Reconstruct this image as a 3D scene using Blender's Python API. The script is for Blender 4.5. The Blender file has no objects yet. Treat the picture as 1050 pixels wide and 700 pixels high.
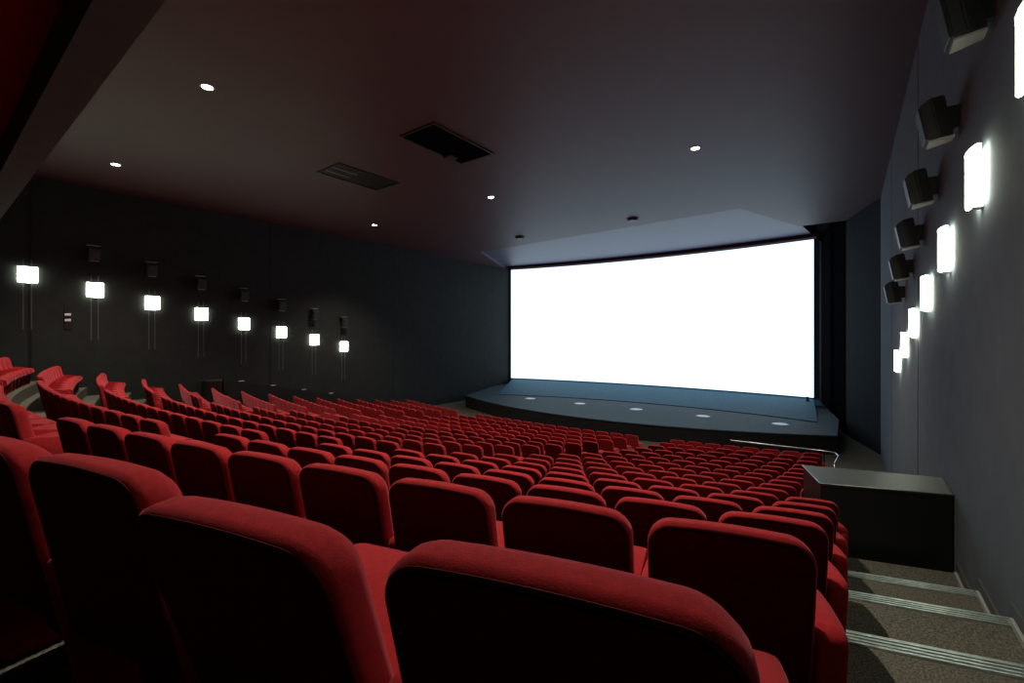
import bpy, bmesh, math, random
from mathutils import Vector, Matrix
random.seed(7)
scene = bpy.context.scene
COL = scene.collection

# ------------------------------------------------------------------ layout
# world x = across the hall (0 at the edge of the right-hand stair aisle), y = towards the screen
VR, VL = 0.96, -20.5          # side walls
VC, RAD, VE = -9.8, 36.5, -0.05
PITCH = 1.05
HB = 0.80                     # seat back height
NROW = 16
def drop(n):
    k = n - 1
    return 0.302 + 0.33 * k - 0.0077 * k * k
EYE = drop(NROW) + HB         # eye above the front floor
def fz(n):                    # floor height of row n
    if n > NROW: return 0.0
    return EYE - drop(n) - HB
def sag(v): return ((v - VC) ** 2 - (VE - VC) ** 2) / (2 * RAD)
def urow(n, v): return 0.51 + PITCH * (n - 1) + sag(v)
RISE = 0.70
STEP = {3: -.05, 4: .06, 5: .04}
def ub(n, v): return urow(n, v) + RISE + STEP.get(n, 0)
H = 5.0                       # ceiling above the eye
ZC = EYE + H

# ------------------------------------------------------------------ materials
def mat(name, color, rough=0.6, metal=0.0, emit=None, strength=0.0, sheen=0.0, sheen_tint=None, noise=None, bump=None, spec=0.5, coat=0.0):
    m = bpy.data.materials.new(name); m.use_nodes = True
    nt = m.node_tree; b = nt.nodes['Principled BSDF']
    b.inputs['Base Color'].default_value = (*color, 1)
    b.inputs['Roughness'].default_value = rough
    b.inputs['Metallic'].default_value = metal
    b.inputs['Specular IOR Level'].default_value = spec
    if coat: b.inputs['Coat Weight'].default_value = coat
    if sheen:
        b.inputs['Sheen Weight'].default_value = sheen
        b.inputs['Sheen Roughness'].default_value = 0.4
        b.inputs['Sheen Tint'].default_value = (*(sheen_tint or color), 1)
    if emit:
        b.inputs['Emission Color'].default_value = (*emit, 1)
        b.inputs['Emission Strength'].default_value = strength
    if noise or bump:
        tc = nt.nodes.new('ShaderNodeTexCoord')
    if noise:
        sc, lo, hi = noise
        n = nt.nodes.new('ShaderNodeTexNoise'); n.inputs['Scale'].default_value = sc; n.inputs['Detail'].default_value = 4
        r = nt.nodes.new('ShaderNodeValToRGB')
        r.color_ramp.elements[0].position = 0.35; r.color_ramp.elements[1].position = 0.68
        r.color_ramp.elements[0].color = (*[c * lo for c in color], 1)
        r.color_ramp.elements[1].color = (*[c * hi for c in color], 1)
        nt.links.new(tc.outputs['Object'], n.inputs['Vector'])
        nt.links.new(n.outputs['Fac'], r.inputs['Fac'])
        nt.links.new(r.outputs['Color'], b.inputs['Base Color'])
    if bump:
        sc, st = bump
        n2 = nt.nodes.new('ShaderNodeTexNoise'); n2.inputs['Scale'].default_value = sc; n2.inputs['Detail'].default_value = 3
        bp = nt.nodes.new('ShaderNodeBump'); bp.inputs['Strength'].default_value = st; bp.inputs['Distance'].default_value = 0.01
        nt.links.new(tc.outputs['Object'], n2.inputs['Vector'])
        nt.links.new(n2.outputs['Fac'], bp.inputs['Height'])
        nt.links.new(bp.outputs['Normal'], b.inputs['Normal'])
    return m
M = dict(
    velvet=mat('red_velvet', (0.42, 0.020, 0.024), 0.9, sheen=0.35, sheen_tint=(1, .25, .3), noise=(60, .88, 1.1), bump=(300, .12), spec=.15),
    velvet_back=mat('red_velvet_rear', (0.11, 0.004, 0.006), 0.95, noise=(60, .88, 1.1), spec=.1),  # the seat velvet darkened, shade on the backs put into its colour
    welt=mat('seat_welt', (0.12, 0.006, 0.009), 0.8, spec=.2),
    carpet=mat('floor_carpet', (0.125, 0.118, 0.095), 0.95, noise=(90, .45, 1.7), bump=(250, .35), spec=.1),
    wall_r=mat('grey_wall_cloth', (0.105, 0.124, 0.142), 0.85, noise=(3, .93, 1.06), bump=(180, .06), spec=.2),
    wall_l=mat('charcoal_wall_cloth', (0.026, 0.0285, 0.027), 0.85, noise=(3, .9, 1.1), bump=(180, .06), spec=.2),
    splay=mat('dark_blue_wall_cloth', (0.015, 0.020, 0.024), 0.9, noise=(3, .9, 1.1), spec=.1),  # wall cloth darkened, the weaker light near the screen put into its colour
    matt=mat('matt_black_cloth', (0.005, 0.005, 0.006), 1.0, spec=0.0),
    black=mat('black_paint', (0.012, 0.012, 0.013), 0.6, spec=.3),
    blackgloss=mat('black_laminate', (0.012, 0.013, 0.012), 0.35, spec=.5),
    boxtop=mat('box_top_laminate', (0.06, 0.062, 0.055), 0.45, noise=(25, .9, 1.1)),
    metal=mat('ridged_aluminium', (0.55, 0.62, 0.58), 0.38, metal=.85, noise=(14, .75, 1.1)),
    steel=mat('brushed_steel', (0.42, 0.42, 0.42), 0.3, metal=1.0),
    ceil=mat('ceiling_paint', (0.070, 0.031, 0.034), 0.55, noise=(1.5, .95, 1.05), spec=.5),
    ceil_f=mat('ceiling_panel_paint', (0.058, 0.055, 0.100), 0.5, noise=(1.5, .95, 1.05), spec=.5),
    ceil_b=mat('maroon_ceiling_paint', (0.2, 0.010, 0.016), 0.9, spec=.1),
    beam=mat('beam_paint', (0.07, 0.095, 0.085), 0.85, noise=(4, .93, 1.05), spec=.1),
    screen=mat('projection_screen', (0.8, 0.8, 0.8), 0.9, emit=(0.66, 0.84, 1.0), strength=1.55),
    screen_b=mat('screen_border', (0.05, 0.055, 0.06), 0.7),
    valance=mat('maroon_valance', (0.05, 0.01, 0.018), 0.9),
    stage=mat('stage_floor_paint', (0.036, 0.066, 0.078), 0.7, spec=.25, noise=(5, .85, 1.1)),
    plat=mat('platform_paint', (0.018, 0.12, 0.18), 0.7, spec=.25, noise=(5, .85, 1.1)),
    plate=mat('pale_floor_plate', (0.75, 0.78, 0.8), 0.3),  # pale colour standing for light pools and glints
    lampglass=mat('lamp_diffuser', (0.9, 0.9, 0.85), 0.4, emit=(0.93, 1.0, 0.82), strength=17),
    bulb=mat('downlight_lens', (0.9, 0.9, 0.85), 0.4, emit=(1.0, 0.95, 0.82), strength=25),
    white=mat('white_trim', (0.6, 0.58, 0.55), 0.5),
    grille=mat('vent_black', (0.018, 0.02, 0.018), 0.5),
    speaker=mat('speaker_cabinet', (0.018, 0.019, 0.017), 0.6),
    greyplate=mat('grey_plate', (0.33, 0.36, 0.33), 0.6),
    rail=mat('wall_channel_paint', (0.07, 0.075, 0.07), 0.6),
)

# ------------------------------------------------------------------ mesh helpers
def link(name, bm, m, parent=None, smooth=False, mats=None):
    me = bpy.data.meshes.new(name)
    bmesh.ops.recalc_face_normals(bm, faces=bm.faces[:])
    bm.to_mesh(me); bm.free()
    for mm in (mats or [m]): me.materials.append(mm)
    if smooth:
        for p in me.polygons: p.use_smooth = True
        if hasattr(me, 'set_sharp_from_angle'): me.set_sharp_from_angle(angle=math.radians(48))
    o = bpy.data.objects.new(name, me); COL.objects.link(o)
    if parent: o.parent = parent
    return o
def thing(name, label, cat, loc=(0, 0, 0), rz=0.0, group=None):
    o = bpy.data.objects.new(name, None); COL.objects.link(o)
    o.empty_display_size = .1
    o.location = loc; o.rotation_euler = (0, 0, rz)
    o['label'] = label; o['category'] = cat
    if group: o['group'] = group
    return o
def tag(o, label, cat, group=None):
    o['label'] = label; o['category'] = cat
    if group: o['group'] = group
    return o
def struct(o): o['kind'] = 'structure'; return o
def box(bm, x0, x1, y0, y1, z0, z1, mi=0, bev=0.0, mtx=None):
    vs = [bm.verts.new(p) for p in ((x0,y0,z0),(x1,y0,z0),(x1,y1,z0),(x0,y1,z0),(x0,y0,z1),(x1,y0,z1),(x1,y1,z1),(x0,y1,z1))]
    fs = [bm.faces.new([vs[i] for i in f]) for f in ((0,3,2,1),(4,5,6,7),(0,1,5,4),(1,2,6,5),(2,3,7,6),(3,0,4,7))]
    for f in fs: f.material_index = mi
    if bev:
        es = list({e for f in fs for e in f.edges})
        r = bmesh.ops.bevel(bm, geom=es, offset=bev, segments=2, affect='EDGES', profile=.5)
        vs = list({v for v in vs if v.is_valid} | set(r['verts']))
    if mtx is not None: bmesh.ops.transform(bm, matrix=mtx, verts=[v for v in vs if v.is_valid])
    return vs
def prism(bm, pts, z0, z1, mi=0):
    """vertical prism over a list of (x, y); z0/z1 may be lists"""
    n = len(pts)
    Z0 = z0 if isinstance(z0, (list, tuple)) else [z0] * n
    Z1 = z1 if isinstance(z1, (list, tuple)) else [z1] * n
    a = [bm.verts.new((p[0], p[1], z)) for p, z in zip(pts, Z0)]
    b = [bm.verts.new((p[0], p[1], z)) for p, z in zip(pts, Z1)]
    fs = [bm.faces.new(a[::-1]), bm.faces.new(b)]
    for i in range(n):
        j = (i + 1) % n
        fs.append(bm.faces.new((a[i], a[j], b[j], b[i])))
    for f in fs: f.material_index = mi
    return a + b
def tube(bm, pts, r, seg=8, closed=False):
    pts = [Vector(p) for p in pts]; rings = []; n = len(pts)
    up = None
    for i, p in enumerate(pts):
        if closed: t = pts[(i + 1) % n] - pts[i - 1]
        else: t = pts[min(i + 1, n - 1)] - pts[max(i - 1, 0)]
        t.normalize()
        if up is None: up = Vector((0, 0, 1)) if abs(t.z) < .9 else Vector((1, 0, 0))
        a = up - t * up.dot(t)
        if a.length < 1e-4: a = t.orthogonal()
        a.normalize(); b = t.cross(a); up = a
        rings.append([bm.verts.new(p + r * (math.cos(2*math.pi*k/seg) * a + math.sin(2*math.pi*k/seg) * b)) for k in range(seg)])
    m = n if closed else n - 1
    for i in range(m):
        A, B = rings[i], rings[(i + 1) % n]
        for k in range(seg): bm.faces.new((A[k], A[(k+1) % seg], B[(k+1) % seg], B[k]))
    if not closed:
        bm.faces.new(rings[0][::-1]); bm.faces.new(rings[-1])
def cyl(bm, cx, cy, z0, z1, r, seg=24, r1=None):
    r1 = r if r1 is None else r1
    a = [bm.verts.new((cx + r*math.cos(2*math.pi*k/seg), cy + r*math.sin(2*math.pi*k/seg), z0)) for k in range(seg)]
    b = [bm.verts.new((cx + r1*math.cos(2*math.pi*k/seg), cy + r1*math.sin(2*math.pi*k/seg), z1)) for k in range(seg)]
    bm.faces.new(a[::-1]); bm.faces.new(b)
    for k in range(seg): bm.faces.new((a[k], a[(k+1)%seg], b[(k+1)%seg], b[k]))

# ------------------------------------------------------------------ the shell
UB = -2.6      # rear wall
def vs_range(n=29): return [VL + (VR - VL) * i / (n - 1) for i in range(n)]
bm = bmesh.new()
V = vs_range()
edge = [(UB, None)]
prev = [bm.verts.new((v, UB, fz(0))) for v in V]
for n in range(0, NROW + 1):
    e = [bm.verts.new((v, max(ub(n, v), UB + .3 + .05 * n), fz(n))) for v in V]
    for i in range(len(V) - 1): bm.faces.new((prev[i], prev[i+1], e[i+1], e[i]))
    if n < NROW:
        lo = [bm.verts.new((q.co.x, q.co.y, fz(n + 1))) for q in e]
        for i in range(len(V) - 1): bm.faces.new((e[i], e[i+1], lo[i+1], lo[i]))
        prev = lo
    else:
        prev = e
end = [bm.verts.new((v, 31.0, 0)) for v in V]
for i in range(len(V) - 1): bm.faces.new((prev[i], prev[i+1], end[i+1], end[i]))
struct(link('floor', bm, M['carpet']))

def wall_prism(name, a, b, z0, z1, m, th=.2, side=1):
    """solid wall between plan points a and b; thickness goes to the left of a->b times side"""
    a, b = Vector(a), Vector(b); t = (b - a).normalized(); nrm = Vector((-t.y, t.x)) * th * side
    bm = bmesh.new(); prism(bm, [a, b, b + nrm, a + nrm], z0, z1)
    return struct(link(name, bm, m))
ZT = ZC + .7
# right wall: cloth panels with dark joints
def panel_wall(name, x, side, splits, m, y0, y1):
    bm = bmesh.new(); g = .03
    ys = [y0] + [s for s in splits if y0 < s < y1] + [y1]
    for i in range(len(ys) - 1):
        box(bm, min(x, x + side*.05), max(x, x + side*.05), ys[i] + g, ys[i+1] - g, -.05, ZT, 0, .008)
    for yy in ys[1:-1]: box(bm, min(x, x - side*.004), max(x, x - side*.004) , yy - .02, yy + .02, -.05, ZT, 1)
    box(bm, min(x + side*.04, x + side*.25), max(x + side*.04, x + side*.25), y0, y1, -.05, ZT, 1)
    return struct(link(name, bm, m, mats=[m, M['black']]))
panel_wall('wall_right', VR, 1, [2.0, 10.27, 16.0], M['wall_r'], UB, 21.0)
panel_wall('wall_left', VL, -1, [2.2, 9.5, 16.2, 24.3], M['wall_l'], UB, 31.0)
wall_prism('wall_right_splay', (VR, 21.0), (-.05, 24.3), -.05, ZT, M['splay'], .2, -1)
wall_prism('wall_right_return', (-.05, 24.3), (-1.2, 31.0), -.05, ZT, M['matt'], .2, -1)
wall_prism('wall_front', (VL - .2, 31.0), (VR, 31.0), -.05, ZT, M['black'], .2, 1)
wall_prism('wall_back', (VL - .2, UB), (VR + .2, UB), -.05, ZT, M['wall_l'], .2, -1)

# stepped skirting along the right wall
bm = bmesh.new()
for n in range(2, 13):
    y0, y1 = ub(n - 1, VR), ub(n, VR)
    box(bm, VR - .022, VR, y0 + .02, y1 + .0, fz(n) + .0, fz(n) + .11, 0, .004)
    box(bm, VR - .05, VR - .022, y0 + .10, y1 - .05, fz(n), fz(n) + .03, 1, .003)
    box(bm, VR - .022, VR, y1, y1 + .03, fz(n + 1), fz(n) + .11, 0, .004)
struct(link('baseboard_right', bm, M['rail'], mats=[M['rail'], M['greyplate']]))

# ceiling: dark main sheet, paler raised panel in front of the screen, deep beam and maroon rear bay
bm = bmesh.new()
BH = 2.9                                   # beam underside above the eye
BY0, BY1 = .322 * BH, .453 * BH
zc = ZC
front = [(-20.5, 26.5), (-17.6, 20.4), (-3.4, 19.5), (-1.8, 24.3)]
outer = [(VL, BY1), (VR, BY1), (VR, 24.3), (-1.8, 24.3), (-3.4, 19.5), (-17.6, 20.4), (-20.5, 26.5)]
f = bm.faces.new([bm.verts.new((x, y, zc)) for x, y in outer]); f.material_index = 0
pan = [(-20.5, 26.5), (-17.6, 20.4), (-3.4, 19.5), (-1.8, 24.3), (-1.2, 31.0), (-20.5, 31.0)]
pz = lambda y: zc + .07 + max(0, y - 20) * .022
f = bm.faces.new([bm.verts.new((x, y, pz(y))) for x, y in pan]); f.material_index = 1
for (a, b) in zip(front[:-1], front[1:]):
    f = bm.faces.new([bm.verts.new(p) for p in ((*a, zc), (*b, zc), (*b, pz(b[1])), (*a, pz(a[1])))]); f.material_index = 1
bmesh.ops.triangulate(bm, faces=[f for f in bm.faces if len(f.verts) > 4])
o = link('ceiling', bm, M['ceil'], mats=[M['ceil'], M['ceil_f']]); struct(o)
bm = bmesh.new(); box(bm, VL - .2, VR + .2, UB - .2, 31.2, ZT, ZT + .2)
struct(link('roof_slab', bm, M['black']))
bm = bmesh.new()
box(bm, VL, VR, BY0, BY1, EYE + BH, ZC + .3, 0)
struct(link('ceiling_beam', bm, M['beam']))
bm = bmesh.new(); box(bm, VL, VR, UB, BY0, EYE + BH + .55, EYE + BH + .75)
struct(link('ceiling_rear', bm, M['ceil_b']))

# low black dado stepping down the far side aisle
bm = bmesh.new()
pts = []
YA, YB = 7.6, 16.0
def dado(y): return fz(1) - (y - .6) * .228 + .92
prof = [(YA, dado(YA)), (YB, dado(YB))]
prism(bm, [(VL, YA), (VL + .14, YA), (VL + .14, YB), (VL, YB)], -.02, [dado(YA), dado(YA), dado(YB), dado(YB)])
struct(link('trim_1', bm, M['blackgloss']))

# ------------------------------------------------------------------ stage, screen
def stage_edge(v): return 17.75 + (v + 9.4) ** 2 / 36.0
SZ = EYE - 3.62
N = 40
t = thing('stage', 'low black stage with a curved front edge and blue-grey floor under the screen', 'stage', (-9.8, 22, 0))
def loc(p, o): return (p[0] - o.location.x, p[1] - o.location.y, p[2] - o.location.z)
bm = bmesh.new()
SL, SR = -18.6, -.30
xs = [SL + (SR - SL) * i / N for i in range(N + 1)]
tops = [(x, stage_edge(x)) for x in xs]
back = [(SR, 23.9), (-1.3, 30.6), (VL + .06, 30.6), (VL + .06, 25.2)]
poly = tops + back
prism(bm, [(p[0] - t.location.x, p[1] - t.location.y) for p in poly], SZ - .04, SZ)
bmesh.ops.triangulate(bm, faces=[f for f in bm.faces if len(f.verts) > 4])
link('stage_floor', bm, M['stage'], t)
bm = bmesh.new()
for i in range(N):
    a, b = tops[i], tops[i + 1]
    prism(bm, [(a[0] - t.location.x, a[1] + .04 - t.location.y), (b[0] - t.location.x, b[1] + .04 - t.location.y),
               (b[0] - t.location.x, b[1] + .12 - t.location.y), (a[0] - t.location.x, a[1] + .12 - t.location.y)], 0, SZ - .04)
for a, b, dx in ((tops[-1], back[0], -.08), (back[3], tops[0], .08)):
    prism(bm, [(a[0] - t.location.x, a[1] + .04 - t.location.y), (b[0] - t.location.x, b[1] + .04 - t.location.y),
               (b[0] + dx - t.location.x, b[1] + .04 - t.location.y), (a[0] + dx - t.location.x, a[1] + .04 - t.location.y)], 0, SZ - .04)
bmesh.ops.remove_doubles(bm, verts=bm.verts, dist=1e-4)
link('fascia', bm, M['black'], t)
STAGE = t

# curved screen
A0, A1 = Vector((-20.36, 27.1)), Vector((-1.38, 27.75))
chord = A1 - A0; mid = (A0 + A1) / 2; L = chord.length; SAG = 1.05
RS = (L * L / 4 + SAG * SAG) / (2 * SAG)
nrm = Vector((-chord.y, chord.x)).normalized(); cen = mid - nrm * (RS - SAG)
half = math.asin(L / 2 / RS)
ex = chord.normalized()
def sp(s, off=0.0):               # s in -1..1 along the screen; off outwards behind the screen
    a = half * s
    return cen + (nrm * math.cos(a) + ex * math.sin(a)) * (RS + off)
Z0, Z1 = EYE - 3.19, EYE + 4.95
t = thing('projection_screen', 'large curved cinema screen glowing blank white above the stage', 'screen', (mid.x, mid.y, SZ + .06))
def strip(name, s0, s1, za, zb, off0, off1, m, n=48):
    bm = bmesh.new(); o = t.location
    rows = []
    for i in range(n + 1):
        s = s0 + (s1 - s0) * i / n
        a, b = sp(s, off0), sp(s, off1)
        rows.append([bm.verts.new((p.x - o.x, p.y - o.y, z - o.z)) for p, z in ((a, za), (a, zb), (b, zb), (b, za))])
    for r, q in zip(rows[:-1], rows[1:]):
        for k in range(4): bm.faces.new((r[k], r[(k+1)%4], q[(k+1)%4], q[k]))
    bm.faces.new(rows[0]); bm.faces.new(rows[-1][::-1])
    return link(name, bm, m, t, smooth=True)
strip('screen_sheet', -1, 1, Z0, Z1, 0, .03, M['screen'])
strip('top_border', -1.0, 1.012, Z1 + .0, Z1 + .12, -.06, .05, M['white'])
strip('side_border', 1.0, 1.022, Z0 - .02, Z1 + .14, -.05, .05, M['screen_b'], 2)
strip('side_border', -1.012, -1.0, Z0 - .02, Z1 + .1, -.05, .05, M['screen_b'], 2)
strip('bottom_border', -1.0, 1.0, Z0 - .03, Z0, -.03, .05, M['screen_b'])
strip('support_wall', -.99, .99, SZ + .06, Z0 - .03, .0, .08, M['plat'])
# paler apron sloping up from the stage to the foot of the screen
bm = bmesh.new(); o = STAGE.location; rows = []
for i in range(N + 1):
    x = -17.2 + (-1.0 + 17.2) * i / N; y = 23.5 - (x + 7.5) ** 2 * .021
    q = sp(-.985 + 1.985 * i / N, -.06)
    rows.append([bm.verts.new((c[0] - o.x, c[1] - o.y, c[2] - o.z)) for c in ((x, y, SZ), (x, y, SZ + .03), (q.x, q.y, Z0 - .06), (q.x, q.y, SZ))])
for r, q in zip(rows[:-1], rows[1:]):
    for k in range(4): bm.faces.new((r[k], r[(k+1)%4], q[(k+1)%4], q[k]))
bm.faces.new(rows[0]); bm.faces.new(rows[-1][::-1])
link('apron', bm, M['plat'], STAGE)
# valance between screen top and ceiling
bm = bmesh.new(); rows = []
for i in range(41):
    s = -1.0 + 2.03 * i / 40; p = sp(s, -.12); q = sp(s, .1)
    rows.append([bm.verts.new(c) for c in ((p.x, p.y, Z1 + .14), (p.x, p.y, pz(p.y) + .05), (q.x, q.y, pz(q.y) + .05), (q.x, q.y, Z1 + .14))])
for r, q in zip(rows[:-1], rows[1:]):
    for k in range(4): bm.faces.new((r[k], r[(k+1)%4], q[(k+1)%4], q[k]))
struct(link('trim_2', bm, M['valance'], smooth=True))
# small black fixing at the lower right of the screen
t = thing('screen_clamp', 'small black clamp under the lower right corner of the screen', 'clamp', (-1.62, 27.1, Z0 - .093))
bm = bmesh.new(); box(bm, -.09, .09, -.05, .05, 0, .03, 0, .006); link('foot_plate', bm, M['black'], t)
bm = bmesh.new(); tube(bm, [(0, 0, .03), (0, 0, .2)], .05, 12); link('clamp_body', bm, M['black'], t)

# pools of light on the stage floor, put in as pale discs
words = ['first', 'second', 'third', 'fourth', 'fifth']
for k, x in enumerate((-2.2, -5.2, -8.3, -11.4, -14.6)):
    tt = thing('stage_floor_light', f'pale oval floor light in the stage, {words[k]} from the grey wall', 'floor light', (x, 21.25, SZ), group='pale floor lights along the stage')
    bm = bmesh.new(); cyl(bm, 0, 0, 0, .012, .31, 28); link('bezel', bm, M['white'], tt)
    bm = bmesh.new(); cyl(bm, 0, 0, .012, .022, .27, 28, .25); link('lens', bm, M['plate'], tt)  # unlit pale disc, the pool of light as colour

# handrail at the foot of the near block
t = thing('handrail', 'thin metal handrail in front of the first row below the stage', 'handrail', (-2, 17.2, 0))
RZ = EYE - 3.68
path = [(-3.3, 17.25, RZ), (-2.2, 17.3, RZ), (-1.0, 17.4, RZ), (-.5, 17.42, RZ), (-.3, 17.3, RZ), (-.22, 17.05, RZ - .02), (-.24, 16.5, RZ + .02), (-.28, 15.95, RZ + .03), (-.3, 15.8, RZ - .03), (-.3, 15.75, RZ - .2), (-.3, 15.75, fz(16))]
bm = bmesh.new(); tube(bm, [loc(p, t) for p in path], .026, 8); link('top_rail', bm, M['steel'], t, smooth=True)
for x in (-3.25, -1.9, -.6):
    bm = bmesh.new(); tube(bm, [loc((x, 17.32, 0), t), loc((x, 17.32, RZ), t)], .02, 8); link('post', bm, M['black'], t, smooth=True)
bm = bmesh.new(); tube(bm, [loc((-3.25, 17.32, RZ - .3), t), loc((-.6, 17.36, RZ - .3), t)], .014, 8); link('lower_rail', bm, M['black'], t)

# ------------------------------------------------------------------ black aisle boxes
def aisle_box(label, corners, base, top):
    cx = sum(c[0] for c in corners) / 4; cy = sum(c[1] for c in corners) / 4
    t = thing('aisle_box', label, 'box', (cx, cy, base), group='black boxes across the stair aisles')
    P = [(c[0] - cx, c[1] - cy) for c in corners]
    bm = bmesh.new(); prism(bm, [(p[0] * .985, p[1] * .985) for p in P], 0, top - base - .03)
    link('body', bm, M['blackgloss'], t)
    bm = bmesh.new(); prism(bm, P, top - base - .03, top - base)
    es = [e for e in bm.edges]
    bmesh.ops.bevel(bm, geom=es, offset=.006, segments=2, affect='EDGES')
    link('lid', bm, M['boxtop'], t)
    bm = bmesh.new()
    for a, b in ((0, 1), (3, 0)):
        tube(bm, [(P[a][0], P[a][1], top - base - .004), (P[b][0], P[b][1], top - base - .004)], .008, 6)
    link('edge_trim', bm, M['steel'], t)
    return t
BT = EYE - 1.785
aisle_box('black box with a matt lid across the aisle steps beside the grey wall', [(-.27, 6.58), (.955, 7.0), (.955, 7.78), (-.5, 7.36)], fz(7), BT)
aisle_box('black box with a shiny lid at the foot of the dark wall beyond the seats', [(2*VC+.28-.9, 6.95), (2*VC + .5-.9, 7.4), (VL + .01, 7.6), (VL + .01, 6.85)], fz(7), BT)

# ------------------------------------------------------------------ stair nosings
for n, lb in ((2, 'ridged metal step nosing beside the nearest red seats, topmost of the aisle steps'),
              (3, 'wide ridged metal step nosing nearest the camera on the carpeted aisle steps'),
              (4, 'ridged metal step nosing halfway down the aisle to the black box'),
              (5, 'ridged metal step nosing closest to the front of the black box')):
    if n == 2: continue
    t = thing('step_nosing', lb, 'step nosing', (.45, ub(n, .45), fz(n)), group='metal nosings on the aisle steps')
    o = t.location
    def nos(name, d0, d1, z0, z1, m):
        bm = bmesh.new(); K = 8
        for i in range(K):
            a, b = -.05 + (VR - .03 + .05) * i / K, -.05 + (VR - .03 + .05) * (i + 1) / K
            prism(bm, [(a - o.x, ub(n, a) + d0 - o.y), (b - o.x, ub(n, b) + d0 - o.y), (b - o.x, ub(n, b) + d1 - o.y), (a - o.x, ub(n, a) + d1 - o.y)], z0, z1)
        bmesh.ops.remove_doubles(bm, verts=bm.verts, dist=1e-4)
        return link(name, bm, m, t)
    nos('base_plate', -.125, .016, 0, .005, M['metal'])
    for d in (-.12, -.088, -.056, -.024): nos('ridge', d, d + .018, .005, .011, M['metal'])
    nos('lip', .004, .016, -.05, 0, M['metal'])

# ------------------------------------------------------------------ wall lamps
ordw = ['first', 'second', 'third', 'fourth', 'fifth', 'sixth', 'seventh', 'eighth', 'ninth', 'tenth', 'eleventh', 'twelfth', 'thirteenth', 'fourteenth']
def wall_lamp(x, y, z, side, label, group):
    """side: +1 = lamp on the wall at larger x, faces -x"""
    t = thing('wall_lamp', label, 'wall lamp', (x, y, z), 0 if side > 0 else math.pi, group)
    # local: -x points into the hall
    bm = bmesh.new(); box(bm, -.045, 0, -.07, .07, -.10, .10, 0, .005); link('back_plate', bm, M['white'], t)
    bm = bmesh.new()                                        # gently bowed glass box standing a little off the wall
    prof = [(-.045, -.22), (-.075, -.22), (-.095, -.12), (-.102, 0), (-.095, .12), (-.075, .22), (-.045, .22)]
    prism(bm, prof, -.24, .24); bmesh.ops.bevel(bm, geom=bm.edges[:], offset=.008, segments=2, affect='EDGES')
    link('diffuser', bm, M['lampglass'], t)
    bm = bmesh.new(); prism(bm, [(-.04, -.225), (-.078, -.225), (-.10, -.12), (-.108, 0), (-.10, .12), (-.078, .225), (-.04, .225)], .241, .255)
    link('top_cap', bm, M['greyplate'], t)
    bm = bmesh.new(); box(bm, -.07, -.0, -.06, .06, -.275, -.242, 0, .006); link('bracket', bm, M['white'], t)
    if side < 0:
        for s in (-.09, .09):
            bm = bmesh.new(); box(bm, -.008, 0, s - .014, s + .014, -1.7, .5, 0, .002); link('cable_channel', bm, M['rail'], t)
    return t
for k in range(8):
    wall_lamp(VL, 2.15 + 1.565 * k, EYE + 1.9 - .35 * k, -1,
              f'lit box lamp on the dark far wall, {ordw[k]} down from the overhead beam', 'lit lamps on the dark wall')
for k in range(-1, 7):
    wall_lamp(VR, 4.13 + 1.56 * k, EYE + 1.8 - .395 * k, 1,
              f'lit box lamp on the grey wall, {ordw[k]} down the stairs from the camera' if k >= 0 else 'lit box lamp on the grey wall, beside the camera', 'lit lamps on the grey wall')

# ------------------------------------------------------------------ wall speakers
def wall_speaker(x, y, z, side, label, group):
    t = thing('wall_speaker', label, 'loudspeaker', (x, y, z), 0 if side > 0 else math.pi, group)
    W, Hh, D = .145, .25, .22
    R = Matrix.Translation((-.08, 0, 0)) @ Matrix.Rotation(math.radians(-10), 4, 'Y')
    bm = bmesh.new()
    # wedge cabinet: wide baffle, narrow back, chamfered top
    vsf = [(-D, -W), (-D * .55, -W * 1.0), (0, -W * .62), (0, W * .62), (-D * .55, W), (-D, W)]
    vv = prism(bm, vsf, [-Hh * .82] * 6, [Hh * .78, Hh, Hh, Hh, Hh, Hh * .78])
    bmesh.ops.bevel(bm, geom=bm.edges[:], offset=.012, segments=2, affect='EDGES')
    bmesh.ops.transform(bm, matrix=R, verts=bm.verts[:])
    link('cabinet', bm, M['speaker'], t)
    bm = bmesh.new(); box(bm, -D - .015, -D, -W * .9, W * .9, -Hh * .75, Hh * .7, 0, .006, None)
    bmesh.ops.transform(bm, matrix=R, verts=bm.verts[:]); link('grille', bm, M['grille'], t)
    bm = bmesh.new(); prism(bm, [(-D * .95, -W * .8), (0, -W * .55), (0, W * .55), (-D * .95, W * .8)], -Hh * .82 - .02, -Hh * .82)
    bmesh.ops.transform(bm, matrix=R, verts=bm.verts[:]); link('bottom_panel', bm, M['greyplate'], t)  # pale sheet, lamplight on the cabinet's underside put into its colour
    bm = bmesh.new(); box(bm, -.13, 0, -.05, .05, -.12, .12, 0, .005); link('mounting_bracket', bm, M['black'], t)
    if side < 0:
        bm = bmesh.new(); box(bm, -.20, -.02, -.17, .17, Hh + .03, Hh + .045, 0, .004); link('top_bracket', bm, M['greyplate'], t)
        bm2 = bmesh.new(); box(bm2, -.03, 0, -.1, .1, .1, Hh + .03, 0, .004); link('bracket_arm', bm2, M['black'], t)
    return t
for k in range(6):
    wall_speaker(VR, 5.33 + 1.43 * k, EYE + 2.72 - .36 * k, 1,
                 f'black loudspeaker on the grey wall, {ordw[k]} down the stairs from the camera', 'loudspeakers on the grey wall')
for k in range(1, 8):
    wall_speaker(VL, 2.1 + 1.565 * k, EYE + 1.9 - .35 * k + 1.2, -1,
                 f'black loudspeaker over the {ordw[k]} lamp along the far dark wall', 'loudspeakers on the dark wall')

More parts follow.
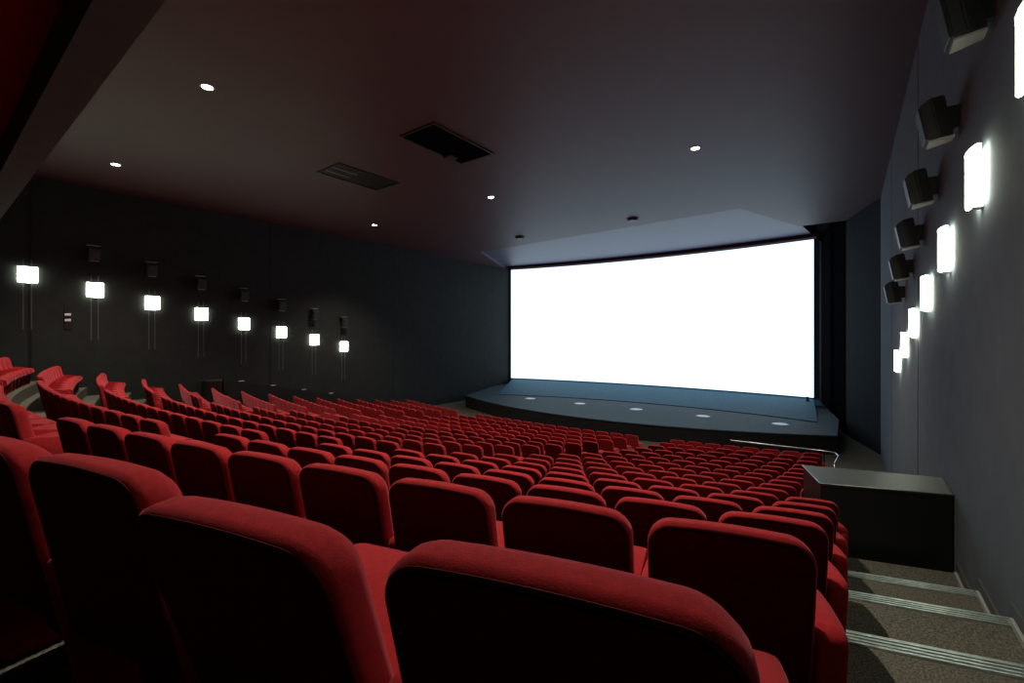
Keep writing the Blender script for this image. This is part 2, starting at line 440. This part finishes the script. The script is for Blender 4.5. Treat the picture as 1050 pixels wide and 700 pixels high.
# small wall fitting between the first two far lamps, glints as pale blocks
t = thing('wall_reflector', 'small black fitting with two pale reflectors between the first two lamps of the dark wall', 'fitting', (VL, 3.05, EYE + .55))
bm = bmesh.new(); box(bm, 0, .03, -.09, .09, -.35, .45, 0, .006); link('back_plate', bm, M['black'], t)
for z in (-.04, .14):
    bm = bmesh.new(); box(bm, .03, .06, -.075, .075, z - .04, z + .04, 0, .012); link('reflector', bm, M['plate'], t)
# glints along the black dado, put in as small pale caps
for k, y in enumerate((8.3, 9.6, 11.0, 12.4)):
    t = thing('dado_light', f'tiny pale cap light on the black dado of the dark wall, {ordw[k]} from the box', 'cap light', (VL + .07, y, dado(y) - .01), group='cap lights on the black dado')
    bm = bmesh.new(); box(bm, -.05, .05, -.12, .12, 0, .03, 0, .006); link('housing', bm, M['black'], t)
    bm = bmesh.new(); box(bm, -.04, .04, -.1, .1, .03, .05, 0, .008); link('cap', bm, M['plate'], t)

# ------------------------------------------------------------------ ceiling fittings
def downlight(x, y, label, vis=True):
    t = thing('downlight', label, 'downlight', (x, y, ZC), group='lit downlights in the dark ceiling')
    bm = bmesh.new()
    seg = 28; r0, r1 = .135, .10
    a = [[bm.verts.new((r * math.cos(2*math.pi*k/seg), r * math.sin(2*math.pi*k/seg), z)) for k in range(seg)] for r, z in ((r0, 0), (r0, -.012), (r1, -.016), (r1, 0))]
    for A, B in zip(a[:-1], a[1:]):
        for k in range(seg): bm.faces.new((A[k], A[(k+1)%seg], B[(k+1)%seg], B[k]))
    link('trim_ring', bm, M['white'], t)
    bm = bmesh.new(); cyl(bm, 0, 0, -.014, -.002, .098, 28, .098); link('lens', bm, M['bulb'], t)
    ld = bpy.data.lights.new('downlight_beam', 'SPOT'); ld.energy = DL; ld.color = (1.0, .90, .74)
    ld.spot_size = math.radians(104); ld.spot_blend = .75; ld.shadow_soft_size = .09
    lo = bpy.data.objects.new('downlight_beam', ld); COL.objects.link(lo); lo.parent = t; lo.location = (0, 0, -.03)
DL = 1550
downlight(-10.3, 3.55, 'bright round downlight nearest the overhead beam')
downlight(-17.1, 3.55, 'round downlight close to the dark wall, right after the overhead beam')
downlight(-3.25, 12.5, 'round downlight alone on the side of the ceiling near the grey wall')
downlight(-10.3, 12.5, 'round downlight at mid ceiling between the black vent and the screen')
downlight(-17.1, 12.5, 'small round downlight over the far seats beyond the louvred vent')
downlight(-3.25, 3.55, 'round downlight above the nearest seats, just out of the picture top')
def vent(x0, x1, y0, y1, label, slats, flap=False):
    t = thing('ceiling_vent', label, 'vent', ((x0 + x1) / 2, (y0 + y1) / 2, ZC), group='black vents in the ceiling')
    hx, hy = (x1 - x0) / 2, (y1 - y0) / 2
    bm = bmesh.new(); box(bm, -hx, hx, -hy, hy, -.006, 0); link('backing', bm, M['grille'], t)
    bm = bmesh.new(); w = .05
    box(bm, -hx, hx, -hy, -hy + w, -.035, -.006); box(bm, -hx, hx, hy - w, hy, -.035, -.006)
    box(bm, -hx, -hx + w, -hy + w, hy - w, -.035, -.006); box(bm, hx - w, hx, -hy + w, hy - w, -.035, -.006)
    link('frame', bm, M['grille'], t)
    if not slats:
        bm = bmesh.new(); box(bm, -hx + w, hx - w, -hy + w, hy - w, -.03, -.006, 0, .004); link('panel', bm, M['matt'], t)
    bm = bmesh.new(); n = 14 if slats else 0
    for i in range(n):
        y = -hy + w + (2 * hy - 2 * w) * (i + .5) / n
        box(bm, -hx + w, hx - w, y - .03, y + .03, -.003, .003, 0, 0, Matrix.Translation((0, 0, -.02)) @ Matrix.Translation((0, y, 0)) @ Matrix.Rotation(.6, 4, 'X') @ Matrix.Translation((0, -y, 0)))
    if slats: link('louvre', bm, M['speaker'], t)
    else: bm.free()
    if slats:
        for xx in (-hx * .33, hx * .33):
            bm = bmesh.new(); box(bm, xx - .012, xx + .012, -hy + w, -hy * .2, -.045, -.035); link('crossbar', bm, M['greyplate'], t)
    if flap:
        bm = bmesh.new(); box(bm, -hx, -hx + .3, hy - .75, hy - .45, -.09, -.035, 0, .01); link('latch_box', bm, M['grille'], t)
vent(-8.98, -7.75, 7.3, 9.55, 'large plain black vent panel in the ceiling, nearer the camera', False, True)
vent(-12.95, -11.75, 7.38, 9.55, 'black louvred vent with pale crossbars in the ceiling beyond the plain one', True)
for x, lb in ((-7.35, 'dark unlit round ceiling spot nearer the grey wall, before the pale ceiling panel'), (-13.3, 'dark unlit round ceiling spot farther from the grey wall, before the pale panel')):
    t = thing('ceiling_spot', lb, 'ceiling spot', (x, 18.45, ZC))
    bm = bmesh.new(); cyl(bm, 0, 0, -.02, 0, .27, 28); link('flange', bm, M['speaker'], t)
    bm = bmesh.new(); cyl(bm, 0, 0, -.10, -.02, .19, 28, .21); link('can', bm, M['grille'], t)

# ------------------------------------------------------------------ the seats
SW = .494; SP = .545; ARM = .039; EARM = .085
LEAN = math.tan(math.radians(11))
ZB = .30
def outline(w, z0, z1, rt, rb, inset, arch=.012, seg=7):
    """rounded-rectangle outline in (x, z), counter-clockwise"""
    hw = w / 2 - inset; a0, a1 = z0 + inset, z1 - inset; rt = max(rt - inset, .012); rb = max(rb - inset, .008)
    pts = []
    for (cx, cz, r, s) in ((hw - rb, a0 + rb, rb, -90), (hw - rt, a1 - rt, rt, 0), (-hw + rt, a1 - rt, rt, 90), (-hw + rb, a0 + rb, rb, 180)):
        for k in range(seg + 1):
            an = math.radians(s + 90 * k / seg)
            pts.append((cx + r * math.cos(an), cz + r * math.sin(an)))
    # extra points along the top for the arch
    out = []
    for i, p in enumerate(pts):
        out.append(p)
        q = pts[(i + 1) % len(pts)]
        if abs(p[0] - q[0]) > .15:
            for k in range(1, 6): out.append((p[0] + (q[0] - p[0]) * k / 6, p[1] + (q[1] - p[1]) * k / 6))
    zt = a1 - rt
    return [(x, z + (arch * (1 - (x / hw) ** 2) if z > zt else 0)) for x, z in out]
def loft(bm, layers, cap0=True, cap1=True):
    rings = [[bm.verts.new(p) for p in lay] for lay in layers]
    n = len(rings[0])
    for A, B in zip(rings[:-1], rings[1:]):
        for k in range(n): bm.faces.new((A[k], A[(k+1)%n], B[(k+1)%n], B[k]))
    for c, ring, flip in ((cap0, rings[0], True), (cap1, rings[-1], False)):
        if not c: continue
        cx = sum((v.co for v in ring), Vector()) / n
        cv = bm.verts.new(cx)
        for k in range(n): bm.faces.new((ring[k], ring[(k+1)%n], cv))
def lean(y, z): return y + (HB - z) * LEAN
def back_layers(specs, seg=7):
    return [[(x, lean(y, z), z) for x, z in outline(SW, ZB, HB, .080, .05, ins, seg=seg)] for y, ins in specs]
def bm_back(seg=7, lo=False):
    bm = bmesh.new()
    sp_ = [(.004, .03), (.0, .008), (.008, .001), (.02, .0), (.055, .002), (.078, .012), (.096, .034), (.106, .075), (.102, .14)] if not lo else [(.0, .008), (.03, .0), (.075, .010), (.102, .045)]
    loft(bm, back_layers(sp_, seg)); return bm
def bm_rear():
    bm = bmesh.new(); loft(bm, back_layers([(.002, .018), (-.006, .020), (-.010, .04)])); return bm
def bm_welt():
    bm = bmesh.new()
    tube(bm, [(x, lean(-.001, z), z) for x, z in outline(SW, ZB, HB, .080, .05, .012)], .0045, 6, True); return bm
CW = SP - ARM - .026
def bm_cushion(lo=False):
    """rounded seat cushion, lofted across x"""
    bm = bmesh.new()
    prof = [(.16, .31), (.55, .29), (.585, .31), (.60, .36), (.595, .42), (.57, .452), (.52, .468), (.40, .462), (.25, .445), (.16, .435)]
    cy, cz = .38, .38
    xs_ = [(-.5, .05), (-.46, .01), (-.30, -.0), (0, -.006), (.30, 0), (.46, .01), (.5, .05)] if not lo else [(-.5, .03), (.5, .03)]
    layers = []
    for fx, ins in xs_:
        sc = 1 - ins
        layers.append([(fx * CW, cy + (y - cy) * (1 - ins * .4), cz + (z - cz) * sc) for y, z in prof])
    loft(bm, layers); return bm
def bm_arm(lo=False, w=None):
    w = w or ARM
    bm = bmesh.new()
    prof = [(.15, 0), (.50, 0), (.51, .25), (.545, .36), (.54, .415), (.50, .45), (.42, .475), (.28, .50), (.12, .515), (.075, .508), (.055, .48), (.09, .30)]
    cy, cz = .36, .35
    layers = []
    for fx, ins in ((-.5, .07), (-.42, .02), (-.2, 0), (.2, 0), (.42, .02), (.5, .07)) if not lo else ((-.5, .02), (.5, .02)):
        layers.append([(fx * w, y + (cy - y) * ins, z + ((cz - z) * ins if z > 0 else 0)) for y, z in prof])
    loft(bm, layers); return bm
def bm_base():
    bm = bmesh.new(); box(bm, -CW * .4, CW * .4, .22, .48, .10, .31, 0, .01); return bm
def proto(arms):
    t = thing('cinema_chair', 'x', 'seat', (0, 0, 0))
    b = link('backrest', bm_back(), M['velvet'], t, smooth=True)
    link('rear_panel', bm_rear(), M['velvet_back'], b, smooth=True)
    link('welt', bm_welt(), M['welt'], b, smooth=True)
    link('seat_cushion', bm_cushion(), M['velvet'], t, smooth=True)
    for s, w in arms:
        a = link('armrest', bm_arm(False, w), M['velvet'], t, smooth=True); a.location.x = s * (SP / 2 + (0 if w == ARM else (w - ARM) / 2))
    link('seat_pan', bm_base(), M['black'], t)
    return t
P1 = proto(((1, ARM),)); P2 = proto(((1, ARM), (-1, EARM))); P3 = proto(((1, EARM),))
used = set()
def place(P, loc_, rz, label, group):
    if P.name not in used and not P.get('placed'):
        r = P; r['placed'] = 1
    else:
        r = P.copy(); COL.objects.link(r)
        for ch in KIDS[P.name]:
            c = ch.copy(); COL.objects.link(c); c.parent = r
            for g in KIDS.get(ch.name, ()):
                d = g.copy(); COL.objects.link(d); d.parent = c
    r.location = loc_; r.rotation_euler = (0, 0, rz)
    r['label'] = label; r['category'] = 'seat'; r['group'] = group
    return r
KIDS = {}
for P in (P1, P2, P3):
    KIDS[P.name] = list(P.children)
    for ch in P.children:
        if ch.children: KIDS[ch.name] = list(ch.children)

# camera frame, used only to find out which seats the picture can show
YAW = math.radians(36.8); F = 460.0
def project(x, y, z):
    X = x * math.cos(YAW) + y * math.sin(YAW); D = -x * math.sin(YAW) + y * math.cos(YAW)
    if D < .2: return None
    return 525 + F * X / D, 344 - F * (z - EYE) / D, D
def arc(v):
    k = (v - VC) / RAD
    return RAD * (k * math.sqrt(1 + k * k) + math.asinh(k)) / 2
def inv_arc(t):
    v = VC + t
    for _ in range(8): v -= (arc(v) - t) / math.sqrt(1 + ((v - VC) / RAD) ** 2)
    return v
BLOCKS = [('near', -.04, 9), ('middle', -5.85, 14), ('far', -14.75, 9)]
seats = []
for n in range(1, NROW + 1):
    for name, v1, cnt in BLOCKS:
        t1 = arc(v1)
        for i in range(cnt):                     # i counts from the end nearer the stair aisle
            skip = name == 'near' and n in (7, 14, 15, 16)
            if skip and i == 0: continue
            v = inv_arc(t1 - (.566 if n == 1 else SP) * (i + .5))
            ang = math.atan2(v - VC, RAD)
            y = urow(n, v) + .05
            p = project(v, y, fz(n) + .7)
            if p is None: continue
            if not ((-60 if n > 1 or i > 5 else -1600) < p[0] < 1110 and p[1] < 1150): continue
            seats.append(dict(n=n, b=name, i=i, last=i == cnt - 1, first=i == 0 or (skip and i == 1), v=v, y=y, a=ang, p=p, k=i + 1 - (name == 'near' and n in (7, 14, 15, 16))))
seats.sort(key=lambda s: s['p'][2])
BN = {'near': 'block beside the grey wall', 'middle': 'middle block', 'far': 'block beside the dark wall'}
leaning = []
for s in seats[:300]:
    k = s['k']; side = {'near': 'stair end', 'middle': 'near end', 'far': 'inner end'}[s['b']]
    if s['n'] == 1: row = 'nearest row'
    else: row = f"{ordw[s['n'] - 1]} row" if s['n'] <= 14 else ('fifteenth row' if s['n'] == 15 else 'sixteenth row')
    end = s['last']
    label = f"red seat, {ordw[k - 1]} from {side} of {row}, {BN[s['b']]}"
    r = place(P2 if end else P3 if s['first'] else P1, (s['v'], s['y'], fz(s['n'])), s['a'], label, f"red seats in the {BN[s['b']]}")
    if s['n'] == 1 and s['b'] == 'near' and k <= 2: leaning.append((r, 7.5 if k == 2 else 4.5))
for r, deg in leaning:                        # two backs of the nearest row lean a little farther back
    th = math.radians(deg); hy, hz = .10, .34
    for c in r.children:
        if c.name.startswith('backrest'):
            c.rotation_euler = (th, 0, 0); c.location = (0, hy - (hy * math.cos(th) - hz * math.sin(th)), hz - (hy * math.sin(th) + hz * math.cos(th)))
# the remaining far seats as one mass
bm = bmesh.new()
for s in seats[300:]:
    mtx = Matrix.Translation((s['v'], s['y'], fz(s['n']))) @ Matrix.Rotation(s['a'], 4, 'Z')
    for b in (bm_back(4, True), bm_cushion(True)):
        b.transform(mtx); me = bpy.data.meshes.new('tmp'); b.to_mesh(me); b.free(); bm.from_mesh(me); bpy.data.meshes.remove(me)
    for sx in ((1, -1) if s['last'] else (1,)):
        b = bm_arm(True); b.transform(mtx @ Matrix.Translation((sx * SP / 2, 0, 0)))
        me = bpy.data.meshes.new('tmp'); b.to_mesh(me); b.free(); bm.from_mesh(me); bpy.data.meshes.remove(me)
o = link('distant_seating', bm, M['velvet'], smooth=True); o['kind'] = 'stuff'
tag(o, 'mass of red seats in the farthest rows near the stage', 'seats')
for P in (P1, P2, P3):
    if 'placed' in P: del P['placed']
print('SEATS', len(seats))

# ------------------------------------------------------------------ world, camera, view
w = bpy.data.worlds.new('dark'); scene.world = w; w.use_nodes = True
w.node_tree.nodes['Background'].inputs['Color'].default_value = (0, 0, 0, 1)
w.node_tree.nodes['Background'].inputs['Strength'].default_value = 0
cd = bpy.data.cameras.new('camera'); cam = bpy.data.objects.new('camera', cd); COL.objects.link(cam)
cam.location = (0, 0, EYE); cam.rotation_euler = (math.pi / 2, 0, YAW)
cd.sensor_fit = 'HORIZONTAL'; cd.sensor_width = 36; cd.lens = 36 * F / 1050; cd.shift_y = -6 / 1050
cd.clip_start = .02; cd.clip_end = 100
scene.camera = cam
vs = scene.view_settings
vs.view_transform = 'Standard'; vs.look = 'None'; vs.gamma = 1; vs.exposure = 0; vs.use_curve_mapping = False
